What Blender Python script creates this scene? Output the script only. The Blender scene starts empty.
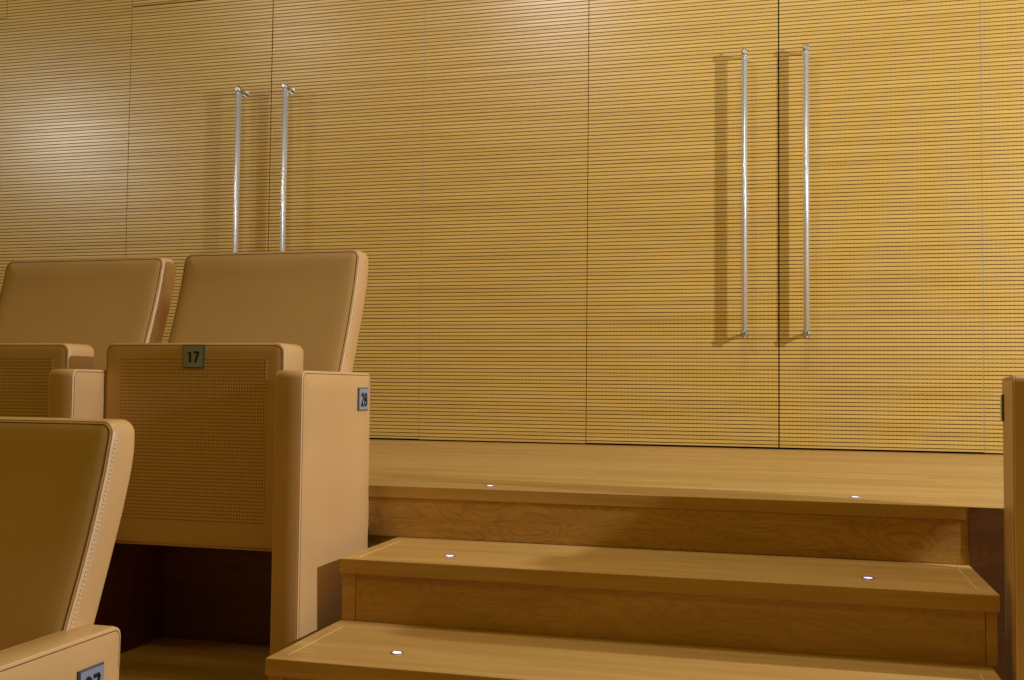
import bpy, bmesh, math, random
from mathutils import Vector, Matrix
random.seed(7)
SC = bpy.context.scene
COL = SC.collection

# ------------------------------------------------------------------ camera
F_PX, YAW, PIT, ROL = 1050.64, -0.2603, 0.0450, 0.0102
CAM = Vector((0.0, -4.4229, 0.2407))
fw = Vector((math.sin(YAW) * math.cos(PIT), math.cos(YAW) * math.cos(PIT), math.sin(PIT)))
rt = Vector((math.cos(YAW), -math.sin(YAW), 0))
up = rt.cross(fw)
rt2 = rt * math.cos(ROL) + up * math.sin(ROL)
up2 = up * math.cos(ROL) - rt * math.sin(ROL)
cd = bpy.data.cameras.new('camera')
cd.sensor_width = 36.0
cd.lens = F_PX / 1024 * 36.0
cd.clip_start = 0.05
cam = bpy.data.objects.new('camera', cd)
COL.objects.link(cam)
cam.matrix_world = Matrix(((rt2.x, up2.x, -fw.x, CAM.x), (rt2.y, up2.y, -fw.y, CAM.y), (rt2.z, up2.z, -fw.z, CAM.z), (0, 0, 0, 1)))
SC.camera = cam

# ------------------------------------------------------------------ world and lights
w = bpy.data.worlds.new('world')
SC.world = w
w.use_nodes = True
bg = w.node_tree.nodes['Background']
bg.inputs[0].default_value = (1.0, 0.68, 0.08, 1)
bg.inputs[1].default_value = 0.115


def lamp(name, kind, loc, power, color, size=0.05, target=None, angle=None, blend=0.6):
    l = bpy.data.lights.new(name, kind)
    l.energy = power
    l.color = color
    if kind == 'AREA':
        l.shape = 'DISK'
        l.size = size
    else:
        l.shadow_soft_size = size
    if kind == 'SPOT':
        l.spot_size = angle
        l.spot_blend = blend
    o = bpy.data.objects.new(name, l)
    COL.objects.link(o)
    o.location = loc
    if target is not None:
        o.rotation_euler = (Vector(target) - Vector(loc)).to_track_quat('-Z', 'Y').to_euler()
    return o


lamp('side_spotlight', 'SPOT', (2.95, -2.45, 1.44), 372, (0.99, 1.04, 1.10), 0.035, (-0.6, -0.9, 0.35), math.radians(120), 0.5)
lamp('ceiling_spotlight', 'SPOT', (-1.80, -3.60, 3.42), 112, (1.0, 0.93, 1.0), 0.08, (-0.9, 0, 1.6), math.radians(74), 0.9)
lamp('left_spotlight', 'SPOT', (-4.00, -3.50, 3.20), 46, (1.0, 0.94, 0.84), 0.16, (-2.5, 0, 1.5), math.radians(78), 0.9)
lamp('far_left_spotlight', 'SPOT', (-5.75, -3.00, 2.22), 105, (1.0, 0.96, 0.84), 0.30, (-3.9, 0, 1.3), math.radians(85), 0.9)
lamp('added_aisle_fill', 'AREA', (0.0, -1.9, 3.3), 35, (1.0, 0.94, 0.72), 0.8, (0.0, -2.0, 0))  # added fill from above to brighten treads and landing
lamp('house_light', 'AREA', (-1.2, -4.8, 3.6), 15, (1.0, 0.76, 0.12), 0.5, (-1.2, -2.6, -0.4))  # added amber fill for the floor and seat fronts, no known fixture
SC.view_settings.view_transform = 'Standard'
SC.view_settings.look = 'None'
SC.view_settings.gamma = 1
SC.view_settings.exposure = 0.0
SC.view_settings.use_curve_mapping = False


# ------------------------------------------------------------------ materials
def srgb(r, g, b):
    f = lambda c: (c / 255 / 12.92) if c / 255 <= 0.04045 else ((c / 255 + 0.055) / 1.055) ** 2.4
    return (f(r), f(g), f(b), 1)


def new_mat(name, color, rough=0.5, metal=0.0, spec=0.5):
    m = bpy.data.materials.new(name)
    m.use_nodes = True
    b = m.node_tree.nodes['Principled BSDF']
    b.inputs['Base Color'].default_value = color
    b.inputs['Roughness'].default_value = rough
    b.inputs['Metallic'].default_value = metal
    b.inputs['Specular IOR Level'].default_value = spec
    return m


class NT:
    def __init__(s, m):
        s.n = m.node_tree.nodes
        s.l = m.node_tree.links
        s.b = s.n['Principled BSDF']

    def add(s, t, **kw):
        x = s.n.new(t)
        for k, v in kw.items():
            setattr(x, k, v)
        return x

    def coords(s, scale=(1, 1, 1), loc=(0, 0, 0), rot=(0, 0, 0)):
        tc = s.add('ShaderNodeTexCoord')
        mp = s.add('ShaderNodeMapping')
        mp.inputs['Scale'].default_value = scale
        mp.inputs['Location'].default_value = loc
        mp.inputs['Rotation'].default_value = rot
        s.l.new(tc.outputs['Object'], mp.inputs['Vector'])
        return mp.outputs['Vector']

    def noise(s, vec, scale=1.0, detail=3, rough=0.5, dist=0.0):
        x = s.add('ShaderNodeTexNoise')
        x.inputs['Scale'].default_value = scale
        x.inputs['Detail'].default_value = detail
        x.inputs['Roughness'].default_value = rough
        x.inputs['Distortion'].default_value = dist
        s.l.new(vec, x.inputs['Vector'])
        return x.outputs['Fac']

    def ramp(s, fac, stops):
        x = s.add('ShaderNodeValToRGB')
        e = x.color_ramp.elements
        while len(e) < len(stops):
            e.new(0.5)
        for k, (p, c) in enumerate(stops):
            e[k].position = p
            e[k].color = c
        s.l.new(fac, x.inputs[0])
        return x.outputs['Color']

    def math(s, op, a, b=0.0):
        x = s.add('ShaderNodeMath', operation=op)
        for k, v in enumerate((a, b)):
            if isinstance(v, (int, float)):
                x.inputs[k].default_value = v
            else:
                s.l.new(v, x.inputs[k])
        return x.outputs[0]

    def mul(s, a, b, fac=1.0):
        x = s.add('ShaderNodeMix', data_type='RGBA', blend_type='MULTIPLY')
        x.inputs[0].default_value = fac
        s.l.new(a, x.inputs[6])
        s.l.new(b, x.inputs[7])
        return x.outputs[2]

    def mix(s, fac, a, b):
        x = s.add('ShaderNodeMix', data_type='RGBA')
        s.l.new(fac, x.inputs[0])
        for k, v in ((6, a), (7, b)):
            if isinstance(v, tuple):
                x.inputs[k].default_value = v
            else:
                s.l.new(v, x.inputs[k])
        return x.outputs[2]

    def bump(s, h, strength=0.2, dist=0.001):
        x = s.add('ShaderNodeBump')
        x.inputs['Strength'].default_value = strength
        x.inputs['Distance'].default_value = dist
        s.l.new(h, x.inputs['Height'])
        s.l.new(x.outputs['Normal'], s.b.inputs['Normal'])


def g(v):
    return (v, v, v, 1)


def wood(name, c_dark, c_mid, c_light, rough=0.38, grain=(1.3, 28, 28), figure=0.0, planks=None, off=0.0, spec=0.5, fig_scale=1.0):
    m = new_mat(name, c_mid, rough, spec=spec)
    t = NT(m)
    v = t.coords(grain, (off, off * 3.1, off * 1.7))
    n = t.noise(v, 1.0, 5, 0.62, 0.35)
    col = t.ramp(n, [(0.25, c_dark), (0.5, c_mid), (0.75, c_light)])
    v2 = t.coords((4, 420, 420))
    fine = t.noise(v2, 1.0, 2, 0.5)
    col = t.mul(col, t.ramp(fine, [(0.3, g(0.88)), (0.6, g(1.0))]))
    if figure > 0:
        vf = t.coords((4.5 * fig_scale, 16 * fig_scale, 16 * fig_scale), (off + 3.3, 1, off))
        nf = t.noise(vf, 1.0, 2, 0.45, 0.8)
        s = t.math('SINE', t.math('MULTIPLY', nf, 95.0))
        fc = t.ramp(t.math('ADD', t.math('MULTIPLY', s, 0.5), 0.5), [(0.0, g(1 - figure)), (0.55, g(1.0)), (1.0, g(1.0))])
        col = t.mul(col, fc)
    if planks:
        br = t.add('ShaderNodeTexBrick')
        br.offset = 0.37
        br.inputs['Scale'].default_value = 1.0
        br.inputs['Brick Width'].default_value = planks[0]
        br.inputs['Row Height'].default_value = planks[1]
        br.inputs['Mortar Size'].default_value = 0.0009
        br.inputs['Mortar Smooth'].default_value = 0.3
        br.inputs['Color1'].default_value = g(0.80)
        br.inputs['Color2'].default_value = g(1.0)
        br.inputs['Mortar'].default_value = g(0.68)
        t.l.new(t.coords((1, 1, 1), (0.2, 0.013, 0)), br.inputs['Vector'])
        col = t.mul(col, br.outputs['Color'])
    t.l.new(col, t.b.inputs['Base Color'])
    rr = t.ramp(n, [(0.3, g(rough + 0.06)), (0.7, g(rough - 0.04))])
    t.l.new(rr, t.b.inputs['Roughness'])
    t.bump(fine, 0.12, 0.0006)
    return m


def leather(name, color, rough=0.42):
    m = new_mat(name, color, rough)
    t = NT(m)
    vo = t.add('ShaderNodeTexVoronoi')
    vo.inputs['Scale'].default_value = 420
    t.l.new(t.coords(), vo.inputs['Vector'])
    n = t.noise(t.coords(), 5.0, 3, 0.5)
    c = t.ramp(n, [(0.3, tuple(x * 0.90 for x in color[:3]) + (1,)), (0.7, color)])
    t.l.new(c, t.b.inputs['Base Color'])
    t.bump(vo.outputs['Distance'], 0.16, 0.0008)
    return m


def perforated(name, color, x0, z0, px, pz, r):
    """leather with a grid of punched holes"""
    m = new_mat(name, color, 0.5)
    t = NT(m)
    tc = t.add('ShaderNodeTexCoord')
    sp = t.add('ShaderNodeSeparateXYZ')
    t.l.new(tc.outputs['Object'], sp.inputs[0])
    fx = t.math('SUBTRACT', t.math('FRACT', t.math('DIVIDE', t.math('SUBTRACT', sp.outputs['X'], x0), px)), 0.5)
    fz = t.math('SUBTRACT', t.math('FRACT', t.math('DIVIDE', t.math('SUBTRACT', sp.outputs['Z'], z0), pz)), 0.5)
    dx = t.math('MULTIPLY', fx, px)
    dz = t.math('MULTIPLY', fz, pz)
    d = t.math('SQRT', t.math('ADD', t.math('MULTIPLY', dx, dx), t.math('MULTIPLY', dz, dz)))
    hole = t.math('LESS_THAN', d, r)
    t.l.new(t.mix(hole, color, srgb(74, 34, 14)), t.b.inputs['Base Color'])
    t.l.new(t.math('ADD', t.math('MULTIPLY', hole, 0.4), 0.5), t.b.inputs['Roughness'])
    return m


M = {}
OAK_D, OAK_M, OAK_L = srgb(182, 138, 74), srgb(204, 160, 94), srgb(218, 178, 112)
M['slat'] = wood('slat_veneer', srgb(188, 150, 70), srgb(210, 172, 89), srgb(222, 186, 104), 0.34, (1.1, 22, 63), spec=0.55)
M['floor'] = wood('oak_floor', srgb(194, 150, 90), OAK_M, srgb(222, 184, 122), 0.33, (1.2, 24, 24), planks=(0.9, 0.092))
M['tread'] = wood('oak_tread', OAK_D, OAK_M, OAK_L, 0.34, (1.6, 20, 20), off=2.0)
M['riser'] = wood('oak_riser', srgb(168, 122, 54), srgb(192, 146, 70), srgb(206, 162, 88), 0.42, (2.0, 16, 16), figure=0.20, off=5.0)
M['riser2'] = wood('oak_riser_plain', srgb(176, 132, 60), srgb(194, 148, 74), srgb(206, 162, 88), 0.42, (1.6, 14, 14), figure=0.12, off=9.0, fig_scale=0.7)
M['shaded_dark_oak'] = wood('shaded_dark_oak', srgb(88, 54, 20), srgb(106, 66, 26), srgb(122, 78, 34), 0.45, (2.0, 18, 18), figure=0.15, off=7.0)  # dark wood, darkened further to carry the shade around the seats
M['nosing'] = wood('oak_nosing', srgb(176, 132, 62), srgb(194, 150, 76), srgb(206, 164, 90), 0.38, (1.5, 30, 30), off=4.0)
M['inlay'] = new_mat('pale_inlay', srgb(232, 200, 150), 0.35)
LEA = srgb(211, 167, 112)
M['leather'] = leather('tan_leather', LEA)
M['piping'] = new_mat('pale_piping', srgb(226, 184, 136), 0.35)
M['seam'] = new_mat('dark_seam', srgb(92, 40, 18), 0.6)
M['thread'] = new_mat('white_thread', srgb(236, 214, 184), 0.6)
M['steel'] = new_mat('brushed_steel', (0.80, 0.84, 0.95, 1), 0.26, 1.0)
t = NT(M['steel'])
t.b.inputs['Anisotropic'].default_value = 0.9
t.b.inputs['Anisotropic Rotation'].default_value = 0.25
t.b.inputs['Metallic'].default_value = 0.6
tg = t.add('ShaderNodeTangent', direction_type='RADIAL', axis='Z')
t.l.new(tg.outputs[0], t.b.inputs['Tangent'])
M['knob'] = new_mat('satin_steel', (0.62, 0.62, 0.66, 1), 0.32, 1.0)
M['plate'] = new_mat('plate_grey', srgb(158, 166, 192), 0.35, 0.3)
M['plate_edge'] = new_mat('plate_rim', srgb(90, 94, 100), 0.35, 0.6)
M['ink'] = new_mat('black_ink', srgb(22, 22, 24), 0.5)
M['strip'] = new_mat('grey_strip', srgb(168, 150, 120), 0.4, 0.2)  # pale tone paints the light caught on bevelled panel edges
M['black'] = new_mat('black_gap', srgb(30, 14, 8), 0.9)
M['lining'] = new_mat('dark_red_lining', srgb(96, 44, 24), 0.7)  # painted shade for the hollow below the seat pan
M['hinge'] = new_mat('dark_metal', srgb(60, 34, 20), 0.5, 0.4)
_b = M['slat'].node_tree.nodes['Principled BSDF']
_b.inputs['Coat Weight'].default_value = 0.35
_b.inputs['Coat Roughness'].default_value = 0.26
# groove floor, punched with sound-absorbing holes
mg = new_mat('groove_floor', srgb(140, 84, 40), 0.8, spec=0.2)
t = NT(mg)
tc = t.add('ShaderNodeTexCoord')
sp = t.add('ShaderNodeSeparateXYZ')
t.l.new(tc.outputs['Object'], sp.inputs[0])
fx = t.math('FRACT', t.math('DIVIDE', sp.outputs['X'], 0.016))
t.l.new(t.mix(t.math('LESS_THAN', fx, 0.5), srgb(176, 112, 56), srgb(84, 40, 16)), t.b.inputs['Base Color'])
M['groove'] = mg
ml = new_mat('led_lens', (0.8, 0.78, 1, 1), 0.3)
ml.node_tree.nodes['Principled BSDF'].inputs['Emission Color'].default_value = (0.42, 0.34, 1.0, 1)
ml.node_tree.nodes['Principled BSDF'].inputs['Emission Strength'].default_value = 2.6
M['led'] = ml


# ------------------------------------------------------------------ helpers
def link(name, bm, mats, parent=None, smooth=False, origin=None):
    """one bmesh -> one object; origin moves the object's own origin"""
    bmesh.ops.recalc_face_normals(bm, faces=bm.faces)
    if origin is not None:
        bmesh.ops.translate(bm, verts=bm.verts, vec=-Vector(origin))
    me = bpy.data.meshes.new(name)
    bm.to_mesh(me)
    bm.free()
    for k in (mats if isinstance(mats, (list, tuple)) else [mats]):
        me.materials.append(M[k])
    if smooth:
        for p in me.polygons:
            p.use_smooth = True
    o = bpy.data.objects.new(name, me)
    COL.objects.link(o)
    if parent is not None:
        o.parent = parent
        if origin is not None:
            o.location = Vector(origin) - parent_base(parent)
        else:
            o.location = -parent_base(parent)
    elif origin is not None:
        o.location = origin
    return o


def parent_base(p):
    v = Vector((0, 0, 0))
    while p is not None:
        v += p.location
        p = p.parent
    return v


def thing(name, label, cat, loc, group=None):
    o = bpy.data.objects.new(name, None)
    COL.objects.link(o)
    o.location = loc
    o.empty_display_size = 0.05
    tag(o, label, cat, group)
    return o


def tag(o, label, cat=None, group=None):
    o['label'] = label
    if cat:
        o['category'] = cat
    if group:
        o['group'] = group
    return o


def struct(o, label=None):
    o['kind'] = 'structure'
    if label:
        o['label'] = label
        o['category'] = {'floor': 'floor', 'wall': 'wall', 'door': 'door', 'trim': 'trim'}[o.name.split('_')[0].split('.')[0]]
    return o


def box(bm, x0, x1, y0, y1, z0, z1, bev=0.0, mi=0):
    vs = [bm.verts.new((x, y, z)) for x in (x0, x1) for y in (y0, y1) for z in (z0, z1)]
    fs = []
    for idx in ((0, 1, 3, 2), (4, 6, 7, 5), (0, 4, 5, 1), (2, 3, 7, 6), (0, 2, 6, 4), (1, 5, 7, 3)):
        f = bm.faces.new([vs[i] for i in idx])
        f.material_index = mi
        fs.append(f)
    if bev > 0:
        es = list({e for f in fs for e in f.edges})
        bmesh.ops.bevel(bm, geom=es, offset=bev, segments=2, profile=0.7, affect='EDGES')
    return bm


def cyl(bm, a, b, r, n=20, r2=None, mi=0):
    a, b = Vector(a), Vector(b)
    d = (b - a)
    q = d.to_track_quat('Z', 'Y').to_matrix()
    r2 = r if r2 is None else r2
    A, B = [], []
    for k in range(n):
        an = 2 * math.pi * k / n
        u = q @ Vector((math.cos(an), math.sin(an), 0))
        A.append(bm.verts.new(a + u * r))
        B.append(bm.verts.new(b + u * r2))
    for k in range(n):
        f = bm.faces.new((A[k], A[(k + 1) % n], B[(k + 1) % n], B[k]))
        f.smooth = True
        f.material_index = mi
    bm.faces.new(A[::-1]).material_index = mi
    bm.faces.new(B).material_index = mi


def sweep(bm, pts, r, n=6, closed=False):
    """tube through the points"""
    pts = [Vector(p) for p in pts]
    N = len(pts)
    rings = []
    for i, p in enumerate(pts):
        a = pts[(i - 1) % N] if (closed or i > 0) else p
        b = pts[(i + 1) % N] if (closed or i < N - 1) else p
        q = (b - a).to_track_quat('Z', 'Y').to_matrix()
        rings.append([bm.verts.new(p + q @ Vector((math.cos(2 * math.pi * k / n) * r, math.sin(2 * math.pi * k / n) * r, 0))) for k in range(n)])
    for i in range(N if closed else N - 1):
        A, B = rings[i], rings[(i + 1) % N]
        # pick the rotation that pairs the rings best
        sh = min(range(n), key=lambda s: (A[0].co - B[s].co).length)
        for k in range(n):
            bm.faces.new((A[k], A[(k + 1) % n], B[(k + 1 + sh) % n], B[(k + sh) % n]))
    if not closed:
        bm.faces.new(rings[0][::-1])
        bm.faces.new(rings[-1])


def outline(a0, a1, z0, z1, r, inset, nc=5, ns=10):
    """rounded rectangle, as matching left and right columns from bottom to top"""
    a0 += inset; a1 -= inset; z0 += inset; z1 -= inset
    r = max(r - inset, 0.002)
    half = []
    for k in range(nc + 1):
        an = math.pi / 2 * k / nc
        half.append((a1 - r + r * math.sin(an), z0 + r - r * math.cos(an)))
    for k in range(1, ns):
        half.append((a1, z0 + r + (z1 - z0 - 2 * r) * k / ns))
    for k in range(nc + 1):
        an = math.pi / 2 * k / nc
        half.append((a1 - r + r * math.cos(an), z1 - r + r * math.sin(an)))
    s = a0 + a1
    return half, [(s - a, z) for a, z in half]


def cushion(bm, a0, a1, z0, z1, r, front, rear, mp, edge=0.010, bulge=0.004, ns=12, mi=0):
    """upholstered slab: front(z), rear(z) give its two faces, mp(a, d, z) puts it in space"""
    seq = [(0.045, lambda z: front(z) - bulge), (0.022, lambda z: front(z) - bulge * 0.65), (edge, lambda z: front(z)), (edge * 0.35, lambda z: front(z) + edge * 0.3), (0, lambda z: front(z) + edge),
           (0, lambda z: rear(z) - edge), (edge * 0.35, lambda z: rear(z) - edge * 0.3), (edge, lambda z: rear(z)), (0.045, lambda z: rear(z) + bulge * 0.5)]
    seq = [q for q in seq if q[0] < (a1 - a0) / 2 - 0.004]
    rings = []
    for ins, fy in seq:
        R, L = outline(a0, a1, z0, z1, r, ins, ns=ns)
        rv = [bm.verts.new(mp(a, fy(z), z)) for a, z in R]
        lv = [bm.verts.new(mp(a, fy(z), z)) for a, z in L]
        rings.append((rv, lv))
    n = len(rings[0][0])
    for (R0, L0), (R1, L1) in zip(rings, rings[1:]):
        c0 = R0 + L0[::-1]
        c1 = R1 + L1[::-1]
        for k in range(2 * n):
            k2 = (k + 1) % (2 * n)
            bm.faces.new((c0[k], c0[k2], c1[k2], c1[k])).material_index = mi
    for R, L in (rings[0], rings[-1]):
        for k in range(n - 1):
            bm.faces.new((R[k], R[k + 1], L[k + 1], L[k])).material_index = mi
    bmesh.ops.remove_doubles(bm, verts=bm.verts, dist=1e-5)


def loop_pts(a0, a1, z0, z1, r, ins, fy, mp, ns=12):
    R, L = outline(a0, a1, z0, z1, r, ins, ns=ns)
    return [mp(a, fy(z), z) for a, z in R + L[::-1]]


def arc(cx, cy, rx, ry, a0, a1, n=14):
    return [(cx + rx * math.cos(math.radians(a0 + (a1 - a0) * k / n)), cy + ry * math.sin(math.radians(a0 + (a1 - a0) * k / n))) for k in range(n + 1)]


DIGITS = {  # centre lines in a cell 0.6 wide and 1 high
    '1': [[(0.14, 0.78), (0.34, 0.93)], [(0.34, 0.93), (0.34, 0.0)]],
    '7': [[(0.06, 0.93), (0.54, 0.93)], [(0.54, 0.93), (0.22, 0.0)]],
    '2': [arc(0.30, 0.68, 0.21, 0.25, 170, -28) + [(0.08, 0.07)], [(0.06, 0.07), (0.54, 0.07)]],
    '8': [arc(0.30, 0.72, 0.18, 0.21, 0, 360, 24), arc(0.30, 0.27, 0.22, 0.22, 0, 360, 24)],
}


def digits_bmesh(txt, h, right, upv, out, c, sw=0.20):
    bm = bmesh.new()
    adv = 0.66
    tot = adv * len(txt) - 0.06
    for i, ch in enumerate(txt):
        for st in DIGITS[ch]:
            P = [Vector(((x + i * adv - tot / 2) * h, (y - 0.5) * h)) for x, y in st]
            n = len(P)
            lo, hi = [], []
            for k, p in enumerate(P):
                if (P[0] - P[-1]).length < 1e-6 and k in (0, n - 1):
                    d = P[1] - P[-2]
                else:
                    d = P[min(k + 1, n - 1)] - P[max(k - 1, 0)]
                d.normalize()
                q = Vector((-d.y, d.x)) * sw * h / 2
                for lst, sg in ((lo, -1), (hi, 1)):
                    v = p + q * sg
                    lst.append([bm.verts.new(c + right * v.x + upv * v.y + out * dd) for dd in (0.0, 0.0006)])
            for k in range(n - 1):
                bm.faces.new((lo[k][1], lo[k + 1][1], hi[k + 1][1], hi[k][1]))
                bm.faces.new((lo[k][0], lo[k + 1][0], lo[k + 1][1], lo[k][1]))
                bm.faces.new((hi[k][0], hi[k + 1][0], hi[k + 1][1], hi[k][1]))
            for e in (0, n - 1):
                bm.faces.new((lo[e][0], lo[e][1], hi[e][1], hi[e][0]))
    return bm


# ------------------------------------------------------------------ seams of the panelled wall
S = [-3.8537, -3.1237, -2.3609, -1.6018, -0.8476, -0.0498, 0.7219]
PITCH, GROOVE, GDEP = 0.016, 0.0034, 0.006
THK = 0.035


def slat_panel(bm, x0, x1, z0, z1):
    """panel face at y=0 with horizontal grooves, body behind it"""
    prof = [(0.0, z0)]
    tags = []
    k = math.ceil((z0 + 0.004) / PITCH)
    while k * PITCH + GROOVE < z1 - 0.003:
        z = k * PITCH
        prof += [(0.0, z), (GDEP, z), (GDEP, z + GROOVE), (0.0, z + GROOVE)]
        k += 1
    prof.append((0.0, z1))
    A = [bm.verts.new((x0, y, z)) for y, z in prof]
    B = [bm.verts.new((x1, y, z)) for y, z in prof]
    for i in range(len(prof) - 1):
        f = bm.faces.new((A[i], B[i], B[i + 1], A[i + 1]))
        if prof[i][0] == GDEP and prof[i + 1][0] == GDEP:
            f.material_index = 1
    # sides, top, bottom, back
    a0, a1 = bm.verts.new((x0, THK, z0)), bm.verts.new((x0, THK, z1))
    b0, b1 = bm.verts.new((x1, THK, z0)), bm.verts.new((x1, THK, z1))
    bm.faces.new([a0] + A + [a1])
    bm.faces.new([b1] + B[::-1] + [b0])
    bm.faces.new((a0, b0, B[0], A[0]))
    bm.faces.new((a1, A[-1], B[-1], b1))
    bm.faces.new((a0, a1, b1, b0))


ZB, ZD, ZT = 0.006, 2.084, 3.3
bm = bmesh.new()
box(bm, -7.0, 3.4, THK + 0.003, THK + 0.10, -0.05, ZT)
wall = struct(link('wall_back', bm, 'black'), 'long back wall clad in grooved oak slat panels behind the landing')
GAP = 0.0016
xs_fixed = [(-5.39, S[0]), (S[0], S[1]), (S[3], S[4]), (S[6], 1.52), (1.52, 2.32), (-6.2, -5.39)]
for i, (a, b) in enumerate(xs_fixed):
    tops = [(ZB, ZT)] if i != 0 else [(ZB, ZD), (ZD + 0.005, ZT)]
    for z0, z1 in tops:
        bm = bmesh.new()
        slat_panel(bm, a + GAP, b - GAP, z0, z1)
        link('wall_panel', bm, ('slat', 'groove'), wall)
for a, b in ((S[1], S[2]), (S[2], S[3]), (S[4], S[5]), (S[5], S[6])):
    bm = bmesh.new()
    slat_panel(bm, a + GAP, b - GAP, ZD + 0.005, ZT)
    link('overdoor_panel', bm, ('slat', 'groove'), wall)

HD = 0.075


def handle(door, x, ztop, zbot):
    bm = bmesh.new()
    cyl(bm, (x, -HD, zbot + 0.012), (x, -HD, ztop - 0.012), 0.0110, 32)
    for v in bm.verts:          # the bar is deeper than it is wide
        v.co.y = -HD + (v.co.y + HD) * 1.6
    h = link('door_handle', bm, 'steel', door)
    for z, sgn in ((ztop, 1), (zbot, -1)):
        bm = bmesh.new()
        cyl(bm, (x, -HD - 0.018, z), (x, -HD + 0.018, z), 0.0125, 24)
        cyl(bm, (x, -HD - 0.021, z), (x, -HD - 0.018, z), 0.008, 20, 0.0125)
        cyl(bm, (x, -HD + 0.017, z), (x, 0.001, z), 0.0075, 16)
        cyl(bm, (x, -0.004, z), (x, 0.001, z), 0.014, 24)
        cyl(bm, (x, -HD, z + sgn * 0.010), (x, -HD, z + sgn * 0.022), 0.006, 14, 0.004)
        link('handle_mount', bm, 'knob', h)


doors = [(S[1], S[2], -2.489, 'left-hand leaf of the far left door pair, steel pull bar near its right edge'),
         (S[2], S[3], -2.249, 'right-hand leaf of the far left door pair, steel pull bar near its left edge'),
         (S[4], S[5], -0.184, 'left-hand leaf of the door pair above the steps, steel pull bar near its right edge'),
         (S[5], S[6], 0.058, 'right-hand leaf of the door pair above the steps, steel pull bar near its left edge')]
for x, z1 in ((S[3], ZT), (S[6], ZT), (S[0], ZD)):
    bm = bmesh.new()
    box(bm, x - 0.0014, x + 0.0014, 0.0004, 0.02, ZB, z1)
    link('seam_strip', bm, 'strip', wall)  # added sliver standing for light caught by the panel edge
for i, (a, b, hx, lab) in enumerate(doors):
    ga = 0.0025 if i % 2 else GAP
    gb = GAP if i % 2 else 0.0025
    bm = bmesh.new()
    slat_panel(bm, a + ga, b - gb, ZB + 0.002, ZD - 0.001)
    d = struct(link('door_%d' % (i + 1), bm, ('slat', 'groove')), lab)
    handle(d, hx, 1.612 if i < 2 else 1.620, 0.468)

# ------------------------------------------------------------------ floors and tiers
FLO = -0.388
YL = -2.095                  # front of the tier behind the left seats
bm = bmesh.new()
box(bm, -6.0, -0.990, YL, 0.030, -0.10, 0.0)
box(bm, -0.990, 3.2, -2.036, 0.030, -0.10, 0.0)
struct(link('floor', bm, 'floor'), 'oak strip landing floor in front of the doors')
bm = bmesh.new()
box(bm, -6.0, 3.2, -3.02, -2.02, FLO - 0.06, FLO)
struct(link('floor_seating', bm, 'floor'), 'oak floor of the seating tier below the landing')
bm = bmesh.new()
box(bm, -6.0, 3.2, -4.0, -3.02, FLO - 0.387 - 0.05, FLO - 0.387)
struct(link('floor_lower', bm, 'floor'), 'oak floor of the lower tier under the nearest seat')
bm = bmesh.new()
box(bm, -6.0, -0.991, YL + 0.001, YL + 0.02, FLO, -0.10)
struct(link('trim_1', bm, 'shaded_dark_oak'), 'dark wood riser behind the seats left of the steps')
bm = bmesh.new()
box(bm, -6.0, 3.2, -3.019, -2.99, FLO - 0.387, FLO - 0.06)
struct(link('trim_2', bm, 'shaded_dark_oak'), 'dark wood riser behind the nearest seat')
# landing nosing and top riser
bm = bmesh.new()
box(bm, -0.989, 0.352, -2.0405, -2.0362, -0.027, 0.0005, 0.0008)
struct(link('trim_3', bm, 'nosing'), 'oak edge strip along the front of the landing above the steps')
bm = bmesh.new()
box(bm, -1.02, 0.3565, -2.032, -2.012, -0.42, -0.1002)
box(bm, -1.02, 0.3565, -2.0375, -2.0362, -0.1195, -0.0275, 0.0)
struct(link('trim_4', bm, 'riser'), 'figured oak riser under the landing edge, top riser of the steps')
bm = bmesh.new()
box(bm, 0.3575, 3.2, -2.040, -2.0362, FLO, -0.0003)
struct(link('trim_5', bm, 'shaded_dark_oak'), 'dark oak riser of the landing beside the right end of the steps, darkened with painted shade')

# ------------------------------------------------------------------ two visible steps
XL, XR = -0.9127, 0.3576


def step(label, zt, zb, yn, yb, xr, rmat):
    s = thing('wooden_step', label, 'step', ((XL + xr) / 2, (yn + yb) / 2, zb), 'oak steps up to the landing')
    th = 0.030
    bm = bmesh.new()
    box(bm, XL, xr, yn, yb, zt - th, zt, 0.0012)
    link('tread', bm, 'tread', s)
    bm = bmesh.new()
    box(bm, XL + 0.033, xr - 0.023, yn + 0.010, yn + 0.030, zb, zt - th - 0.0012)
    link('riser', bm, rmat, s)
    for a, b in ((XL + 0.002, XL + 0.032), (xr - 0.022, xr - 0.003)):
        bm = bmesh.new()
        box(bm, a, b, yn + 0.009, yb, zb, zt - th - 0.0004, 0.001)
        link('side_trim', bm, 'nosing', s)
    for xa in (XL + 0.028, xr - 0.031):
        bm = bmesh.new()
        box(bm, xa, xa + 0.0024, yn + 0.030, yb - 0.06, zt - 0.002, zt + 0.0003)
        link('inlay_strip', bm, 'inlay', s)
    bm = bmesh.new()
    box(bm, XL + 0.002, xr - 0.002, yn - 0.0006, yn + 0.002, zt - th + 0.002, zt - 0.002)
    link('nosing', bm, 'nosing', s)
    return s


step('middle oak step, upper of the two full treads, directly below the landing', -0.1204, -0.2488, -2.3745, -2.0380, XR, 'riser2')
step('lowest oak step in view, running out of the bottom of the photo', -0.2488, FLO, -2.6918, -2.3650, 0.345, 'riser2')

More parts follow.
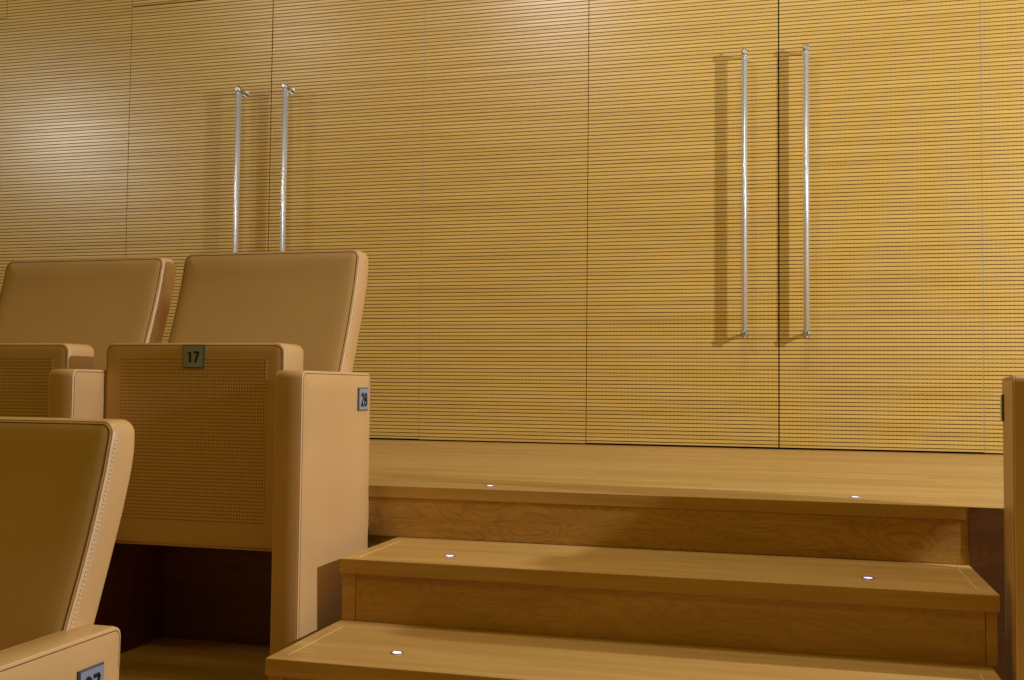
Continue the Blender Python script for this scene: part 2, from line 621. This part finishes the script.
# ------------------------------------------------------------------ step lights
def step_light(x, y, z, label):
    s = thing('step_light', label, 'light', (x, y, z), 'small round lights set in the treads')
    bm = bmesh.new()
    n = 24
    rings = []
    for r, h in ((0.0125, 0.0002), (0.0118, 0.0012), (0.0088, 0.0012), (0.0084, 0.0004)):
        rings.append([bm.verts.new((x + r * math.cos(2 * math.pi * k / n), y + r * math.sin(2 * math.pi * k / n), z + h)) for k in range(n)])
    for A, B in zip(rings, rings[1:]):
        for k in range(n):
            bm.faces.new((A[k], A[(k + 1) % n], B[(k + 1) % n], B[k]))
    link('steel_ring', bm, 'knob', s)
    bm = bmesh.new()
    c = bm.verts.new((x, y, z + 0.0022))
    R = [bm.verts.new((x + 0.0086 * math.cos(2 * math.pi * k / n), y + 0.0086 * math.sin(2 * math.pi * k / n), z + 0.0008)) for k in range(n)]
    for k in range(n):
        bm.faces.new((c, R[k], R[(k + 1) % n]))
    link('lens', bm, 'led', s, True)


step_light(-0.710, -1.950, 0.0, 'tiny glowing light in the landing edge, left one')
step_light(0.139, -1.910, 0.0, 'tiny glowing light in the landing edge, right one')
step_light(-0.705, -2.273, -0.1204, 'tiny glowing light near the left end of the middle step')
step_light(0.142, -2.268, -0.1204, 'tiny glowing light near the right end of the middle step')
step_light(-0.701, -2.588, -0.2488, 'tiny glowing light at the left of the lowest step')

# ------------------------------------------------------------------ seats
SS = 1.0376


def T(a, y, z):
    """measured point -> place, scaled about the surveyor's point"""
    v = CAM + SS * (Vector((a, y, z)) - CAM)
    return v


def interp(tab):
    def f(z):
        if z <= tab[0][0]:
            (z0, y0), (z1, y1) = tab[0], tab[1]
        elif z >= tab[-1][0]:
            (z0, y0), (z1, y1) = tab[-2], tab[-1]
        else:
            for (z0, y0), (z1, y1) in zip(tab, tab[1:]):
                if z0 <= z <= z1:
                    break
        return y0 + (y1 - y0) * (z - z0) / (z1 - z0)
    return f


bf = interp([(0.08, -2.312), (0.18, -2.275), (0.28, -2.235), (0.36, -2.202), (0.42, -2.180), (0.49, -2.158), (0.55, -2.144)])
br_ = interp([(0.08, -2.246), (0.18, -2.208), (0.28, -2.167), (0.36, -2.135), (0.42, -2.112), (0.48, -2.093), (0.52, -2.085), (0.55, -2.086)])
FZ = (FLO - CAM.z) / SS + CAM.z          # floor height in measured space
bx0, bx1, bz0, bz1 = -1.444, -0.978, 0.08, 0.562
px0, px1, pz0, pz1 = -1.4545, -1.022, -0.106, 0.329
pf = interp([(-0.1, -2.426), (0.33, -2.426)])
prr = interp([(-0.1, -2.335), (0.33, -2.334)])


def plate_with_number(parent, center, right, upv, out, wdt, hgt, txt, lit):
    """bevelled badge on a surface, with the number raised in black"""
    c = Vector(center)
    bm = bmesh.new()
    vs = {}
    rows = []
    for k, (ins, d) in enumerate(((0, 0), (0, 0.003), (0.0025, 0.0045))):
        rows.append([bm.verts.new(c + right * sx * (wdt / 2 - ins) + upv * sz * (hgt / 2 - ins) + out * d) for sx, sz in ((-1, -1), (1, -1), (1, 1), (-1, 1))])
    for A, B in zip(rows, rows[1:]):
        for k in range(4):
            bm.faces.new((A[k], A[(k + 1) % 4], B[(k + 1) % 4], B[k])).material_index = 1
    bm.faces.new(rows[-1])
    bm.faces.new(rows[0][::-1]).material_index = 1
    o = link('number_plate', bm, ('plate', 'plate_edge'), parent)
    if txt:
        bm = digits_bmesh(txt, hgt * (0.58 if wdt > 0.055 else 0.46), right * (0.92 if wdt > 0.055 else 1.0), upv, out, c + out * 0.0046 - upv * 0.001)
        link('number', bm, 'ink', o)
    return o


def build_seat(label, plate_front, plate_side, side=1, lining=False, plate_move=(0, 0)):
    """theatre seat with its seat pan folded up; side=1: its end panel is on the viewer's right"""
    cx = (bx0 + bx1) / 2
    base = T(cx, -2.36, FZ)
    s = thing('theater_seat', label, 'seat', base, 'tan leather theatre seats')
    # backrest
    bm = bmesh.new()
    cushion(bm, bx0, bx1, bz0, bz1, 0.022, bf, br_, T, 0.008, 0.003, 16)
    b = link('backrest', bm, 'leather', s, True)
    bm = bmesh.new()
    sweep(bm, loop_pts(bx0, bx1, bz0, bz1, 0.022, 0.0030, lambda z: bf(z) + 0.0036, T, 16), 0.0019, 6, True)
    link('piping', bm, 'piping', b, True)
    bm = bmesh.new()
    sweep(bm, loop_pts(bx0, bx1, bz0, bz1, 0.022, 0.0068, lambda z: bf(z) + 0.0008, T, 16), 0.0011, 6, True)
    link('seam', bm, 'seam', b, True)
    for a in (bx0, bx1):
        bm = bmesh.new()
        z = bz0 + 0.03
        sg = 1 if a == bx1 else -1
        while z < bz1 - 0.03:
            for dd in (0.0078, 0.0112):
                p0 = T(a + sg * 0.0001, bf(z) + dd, z)
                p1 = T(a + sg * 0.0001, bf(z + 0.0025) + dd, z + 0.0025)
                cyl(bm, p0, p1, 0.0009, 5)
            z += 0.0062
        link('stitching', bm, 'thread', b)
    # folded seat pan
    bm = bmesh.new()
    cushion(bm, px0, px1, pz0, pz1, 0.020, pf, prr, T, 0.006, 0.001, 10)
    pan = link('seat_pan', bm, 'leather', s, True)
    bm = bmesh.new()
    sweep(bm, loop_pts(px0, px1, pz0, pz1, 0.020, 0.0028, lambda z: pf(z) + 0.0030, T, 10), 0.0017, 6, True)
    link('piping', bm, 'piping', pan, True)
    bm = bmesh.new()
    sweep(bm, loop_pts(px0, px1, pz0, pz1, 0.020, 0.0062, lambda z: pf(z) + 0.0006, T, 10), 0.0010, 6, True)
    link('seam', bm, 'seam', pan, True)
    # perforated underside: its own origin, so that the holes repeat with the panel
    o0 = T(px0 + 0.040, pf(0) - 0.0016, -0.052)
    bm = bmesh.new()
    q0 = T(px0 + 0.040, pf(0) - 0.0016, -0.052)
    q1 = T(px1 - 0.040, pf(0) + 0.004, pz1 - 0.034)
    box(bm, q0.x, q1.x, q0.y, q1.y, q0.z, q1.z, 0.0008)
    link('perforated_panel', bm, 'perf', pan, False, q0)
    if plate_front is not None:
        c = T(-1.2350, -2.4268, 0.2995)
        plate_with_number(pan, c, Vector((1, 0, 0)), Vector((0, 0, 1)), Vector((0, -1, 0)), 0.0535, 0.052, plate_front, False)
    # end / arm panel
    ax0, ax1 = (-0.990, -0.930) if side > 0 else (-1.536, -1.476)
    mp = lambda a, d, z: T(d, a, z)
    bm = bmesh.new()
    if side > 0:
        cushion(bm, -2.530, -2.180, FZ, 0.270, 0.016, lambda z: ax0, lambda z: ax1, mp, 0.0055, 0.001, 14)
    else:
        cushion(bm, -2.530, -2.180, FZ, 0.270, 0.016, lambda z: ax0, lambda z: ax1, mp, 0.0055, 0.001, 14)
    arm = link('arm_panel', bm, 'leather', s, True)
    for nm, mt, ins, off, r in (('piping', 'piping', 0.0022, 0.0022, 0.0015), ('seam', 'seam', 0.0058, 0.0004, 0.0008)):
        bm = bmesh.new()
        for sx, ax in ((1, ax1), (-1, ax0)):
            R, L = outline(-2.530, -2.180, FZ, 0.270, 0.016, ins, ns=14)
            pts = [mp(a, ax - sx * off, z) for a, z in L if z > FZ + 0.01] + [mp(a, ax - sx * off, z) for a, z in R[::-1] if z > 0.20]
            sweep(bm, pts, r, 6)
        link(nm, bm, mt, arm, True)
    if lining:  # added thin sheet, its dark colour stands for shade under the pan
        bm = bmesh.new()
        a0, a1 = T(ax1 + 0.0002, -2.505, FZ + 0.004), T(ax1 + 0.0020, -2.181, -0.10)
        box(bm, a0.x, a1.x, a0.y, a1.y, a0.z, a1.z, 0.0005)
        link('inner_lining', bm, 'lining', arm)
    # hinge bar joining pan and backrest to the arm panels
    bm = bmesh.new()
    h0, h1 = T(ax0 - 0.455 if side > 0 else ax1 - 0.002, -2.33, 0.02), T(ax0 + 0.002 if side > 0 else ax1 + 0.455, -2.33, 0.02)
    cyl(bm, h0, h1, 0.012, 14)
    h2 = T(cx, -2.33, 0.02)
    h3 = T(cx, -2.285, 0.11)
    cyl(bm, h2, h3, 0.015, 12)
    link('hinge_bar', bm, 'hinge', s)
    if plate_side is not None:
        if side > 0:
            c = T(-0.9294, -2.231 + plate_move[0], 0.211 + plate_move[1])
            plate_with_number(arm, c, Vector((0, 1, 0)), Vector((0, 0, 1)), Vector((1, 0, 0)), 0.056, 0.053, plate_side, True)
        else:
            c = T(ax0 - 0.0006, -2.231, 0.211)
            plate_with_number(arm, c, Vector((0, -1, 0)), Vector((0, 0, 1)), Vector((-1, 0, 0)), 0.056, 0.053, plate_side, True)
    return s


hole_r = 0.0015
M['perf'] = perforated('perforated_leather', LEA, 0.0, 0.0, 0.0066, 0.0077, hole_r)


def copy_tree(o, parent=None, skip=()):
    c = o.copy()
    COL.objects.link(c)
    c.parent = parent
    for ch in list(o.children):
        if ch.name.split('.')[0] in skip:
            continue
        copy_tree(ch, c, skip)
    return c


s28 = build_seat('tan leather seat badged 17, row 28 on its end panel beside the steps', '17', '28')
PW = 0.5455
# neighbours: same seat without the row plate
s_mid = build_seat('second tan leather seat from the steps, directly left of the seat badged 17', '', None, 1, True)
s_mid.location.x -= PW
for ch in s_mid.children:
    if ch.name.startswith('backrest'):
        ch.location.z -= 0.006
        ch.location.x += 0.004
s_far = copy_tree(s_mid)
s_far.location.x -= PW
s_far['label'] = 'third tan leather seat from the steps, mostly cut off by the left photo edge'
# row in front
s27 = build_seat('nearest tan leather seat at lower left, arm panel carries row number 27', None, '27', 1, False, (-0.020, -0.009))
s27.location += Vector((-0.005, -0.938, -0.391))
s_right = build_seat('tan leather seat right of the steps, its arm panel at the right photo edge', None, '', -1)
s_right['label'] = 'tan leather seat right of the steps, only its arm panel at the right photo edge'

# the right-hand seat: its arm panel's front corner stands at a known spot and the seat is turned outwards
bpy.context.view_layer.update()
ang = math.radians(-7.5)
corner_local = T(-1.536, -2.530, FZ) - s_right.location
rot = Matrix.Rotation(ang, 3, 'Z')
want = Vector((0.367, -2.459, FLO))
s_right.rotation_euler = (0, 0, ang)
s_right.location = want - rot @ corner_local
s_right.location.z = FLO
